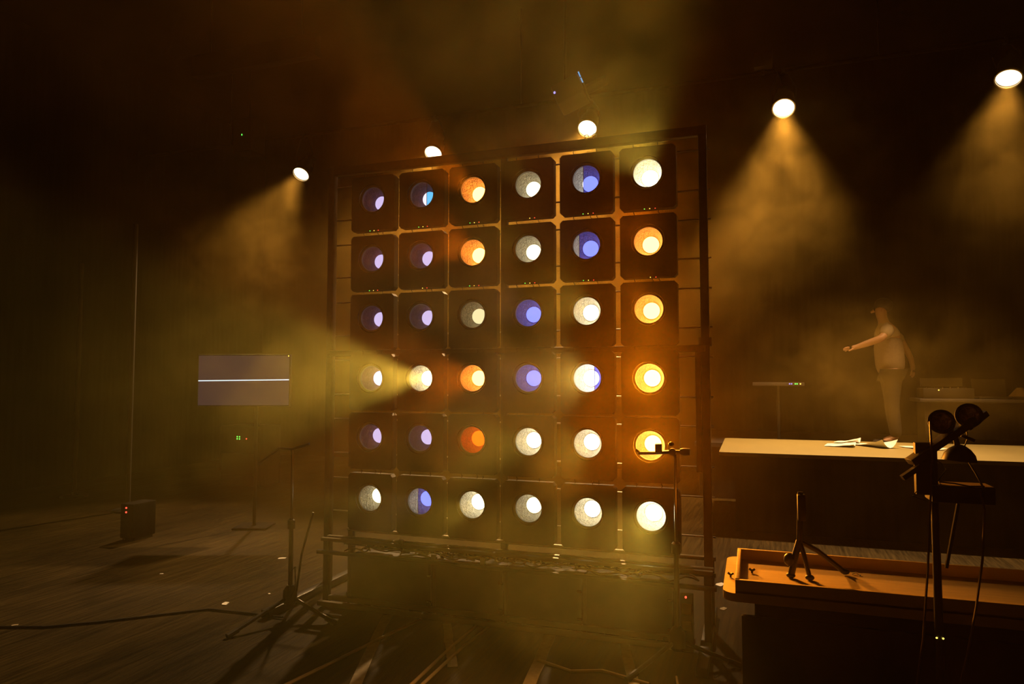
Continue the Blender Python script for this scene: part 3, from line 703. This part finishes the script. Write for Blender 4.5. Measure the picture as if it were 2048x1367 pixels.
for x, y, lab in ((-.092, 2.90, 'small dark wing screw near the rounded left corner of the nearer table'), (-.012, 2.95, 'small dark wing screw inside the left end of the tray')):
    z = .72 if x < -.07 else .73
    MB().cone((x, y, z), (x, y, z+.012), .004, .004, 8).box((x-.006, y, z+.014), (.012, .004, .008), Matrix.Rotation(R(35), 3, 'Y')).box((x+.006, y, z+.014), (.012, .004, .008), Matrix.Rotation(R(-35), 3, 'Y')).build('wing_screw', 'metal', None, label=lab, cat='screw', group='wing screws at the table end')
MB().tube([(.36, 3.05, .733), (.375, 3.06, .738), (.39, 3.05, .733), (.385, 3.04, .733)], .003, 6).build('plastic_scrap', 'paper', None, label='tiny clear scrap lying in the tray right of the small tripod', cat='scrap')
t = thing('tripod_stand', (.17, 2.96, .73), 'small black tripod stand with three legs standing in the tray', 'stand')
hub = V((.165, 2.95, .87))
for f, r_ in (((.130, 2.928, .738), .013), ((.197, 2.918, .738), .0085), ((.333, 3.035, .742), .010)):
    l_ = MB().tube([hub, V(hub).lerp(V(f), .4) + V((0, 0, .01)), f], r_, 8).build('leg', 'metal', t)
    MB().ball(V(f) + V((0, 0, .003)), .017, .015, .011).build('rubber_foot', 'cable', l_)
MB().cone((.165, 2.95, .86), (.172, 2.95, 1.06), .012, .010, 10).build('column', 'metal', t)
MB().box((.175, 2.95, 1.0), (.03, .04, .10), None, .004).build('head', 'case', t)
MB().ball((.125, 2.93, .80), .02, .02, .025).build('leg_knob', 'metal', t)

# ------------------------------------------------------------ lamp rig on a pole in the right foreground
t = thing('lamp_rig', (.55, 2.56, 0), 'black pole stand with a diagonal bar, box shelf and hanging wires', 'stand')
MB().cone((.548, 2.56, .02), (.548, 2.56, 1.13), .014, .012, 14).build('pole', 'metal', t)
for a in (90, 210, 330):
    l_ = MB().tube([(.548, 2.56, .30), (.548+.16*math.cos(R(a)), 2.46+.16*math.sin(R(a)), .02)], .009, 8).build('leg', 'metal', t)
MB().cone((.617, 2.57, 1.115), (.575, 2.565, .90), .006, .006, 8).build('strut', 'metal', t)
MB().box((.616, 2.56, 1.139), (.172, .10, .052), None, .003).build('shelf_box', 'case', t)
MB().box((.622, 2.555, 1.1665), (.150, .085, .003)).build('shelf_top', 'ply', t)
MB().box((.520, 2.535, 1.215), (.062, .03, .165), None, .003).build('upright_plate', 'case', t)
MB().bar((.472, 2.515, 1.235), (.662, 2.56, 1.372), .050, .022, .002).build('diagonal_bar', 'metal', t)
MB().bar((.640, 2.55, 1.345), (.700, 2.575, 1.392), .022, .018).build('bar_end', 'metal', t)
MB().bar((.447, 2.50, 1.186), (.500, 2.515, 1.224), .018, .016).build('lower_bar', 'metal', t)
MB().lathe([(0, .016), (.01, .018), (.012, .010), (.012, 0)], (.510, 2.512, 1.255), (0, -1, 0), 18).build('bolt', 'metal', t)
MB().bar((.625, 2.548, 1.322), (.66, 2.55, 1.305), .010, .010).build('lever', 'metal', t)
MB().tube([(.53, 2.52, 1.25), (.56, 2.52, 1.235), (.575, 2.525, 1.215), (.552, 2.522, 1.18), (.56, 2.52, 1.165)], .002, 6).build('wire', 'cable', t)
MB().tube([(.55, 2.505, 1.178), (.59, 2.50, 1.176), (.63, 2.50, 1.169), (.67, 2.50, 1.171)], .0025, 6).build('wire', 'cable', t)
MB().tube([(.485, 2.50, 1.145), (.473, 2.495, 1.132), (.50, 2.495, 1.122), (.54, 2.50, 1.112)], .0018, 6).build('wire', 'cable', t)
MB().tube([(.532, 2.515, 1.365), (.530, 2.495, 1.25), (.520, 2.49, 1.10), (.505, 2.48, .90), (.485, 2.47, .70), (.45, 2.45, .50), (.42, 2.44, .25), (.40, 2.43, .01)], .0035, 6).build('hanging_wire', 'browncable', t)
MB().tube([(.66, 2.51, 1.16), (.668, 2.50, 1.10), (.655, 2.49, .95), (.63, 2.48, .80), (.60, 2.47, .66), (.565, 2.46, .53), (.55, 2.45, .3), (.55, 2.45, .01)], .0035, 6).build('hanging_wire', 'browncable', t)
for x in (.538, .556): MB().ball((x, 2.546, .684), .003, .002, .003, 8, 6).build('indicator_light', 'yellow', t)
for (x, y, z), lab in (((.567, 2.530, 1.364), 'small round lamp with dark glass, left of the two on the diagonal bar'), ((.648, 2.552, 1.384), 'small round lamp with dark glass, right of the two on the diagonal bar')):
    u = thing('round_lamp', (x, y, z), lab, 'lamp', 'round lamps on the diagonal bar')
    ax = V((.2, 1, -.12)).normalized()
    MB().lathe([(-.012, .027), (-.016, .031), (-.014, .038), (.005, .0385), (.02, .034), (.04, .022), (.05, .012), (.05, 0)], (x, y, z), ax, 32).build('housing', 'shade', u)
    MB().lathe([(.004, 0), (0, .014), (-.006, .028)], (x, y, z), ax, 28).build('glass', 'glass', u)
    MB().torus(V((x, y, z)) - ax*.013, ax, .030, .0022, 32, 8).build('rim', 'lens', u)
    MB().cone(V((x, y, z)) + ax*.03, V((x+.012, y+.02, z-.03)), .005, .005, 8).build('bracket', 'metal', u)
u = thing('work_lamp', (.616, 2.545, 1.245), 'black dome shaped work lamp hanging under the diagonal bar', 'lamp')
MB().lathe([(0, .049), (.006, .047), (.02, .043), (.036, .030), (.046, .016), (.050, .006), (.050, 0)], (.616, 2.545, 1.243), V((.08, 0, 1)), 32).build('dome_shade', 'shade', u)
MB().lathe([(0, .0), (.012, .012), (.02, .014), (.03, .008)], (.616, 2.545, 1.246), (0, 0, 1), 16).build('bulb', 'grey', u)
MB().cone((.612, 2.545, 1.29), (.605, 2.545, 1.33), .009, .007, 10).build('neck', 'shade', u)
MB().tube([(.640, 2.55, 1.335), (.641, 2.545, 1.315), (.633, 2.545, 1.29), (.622, 2.545, 1.285)], .002, 6).build('cord', 'cable', u)
MB().tube([(.637, 2.53, 1.243), (.65, 2.51, 1.21), (.663, 2.50, 1.175), (.67, 2.50, 1.155)], .0032, 6).build('cord', 'cable', u)
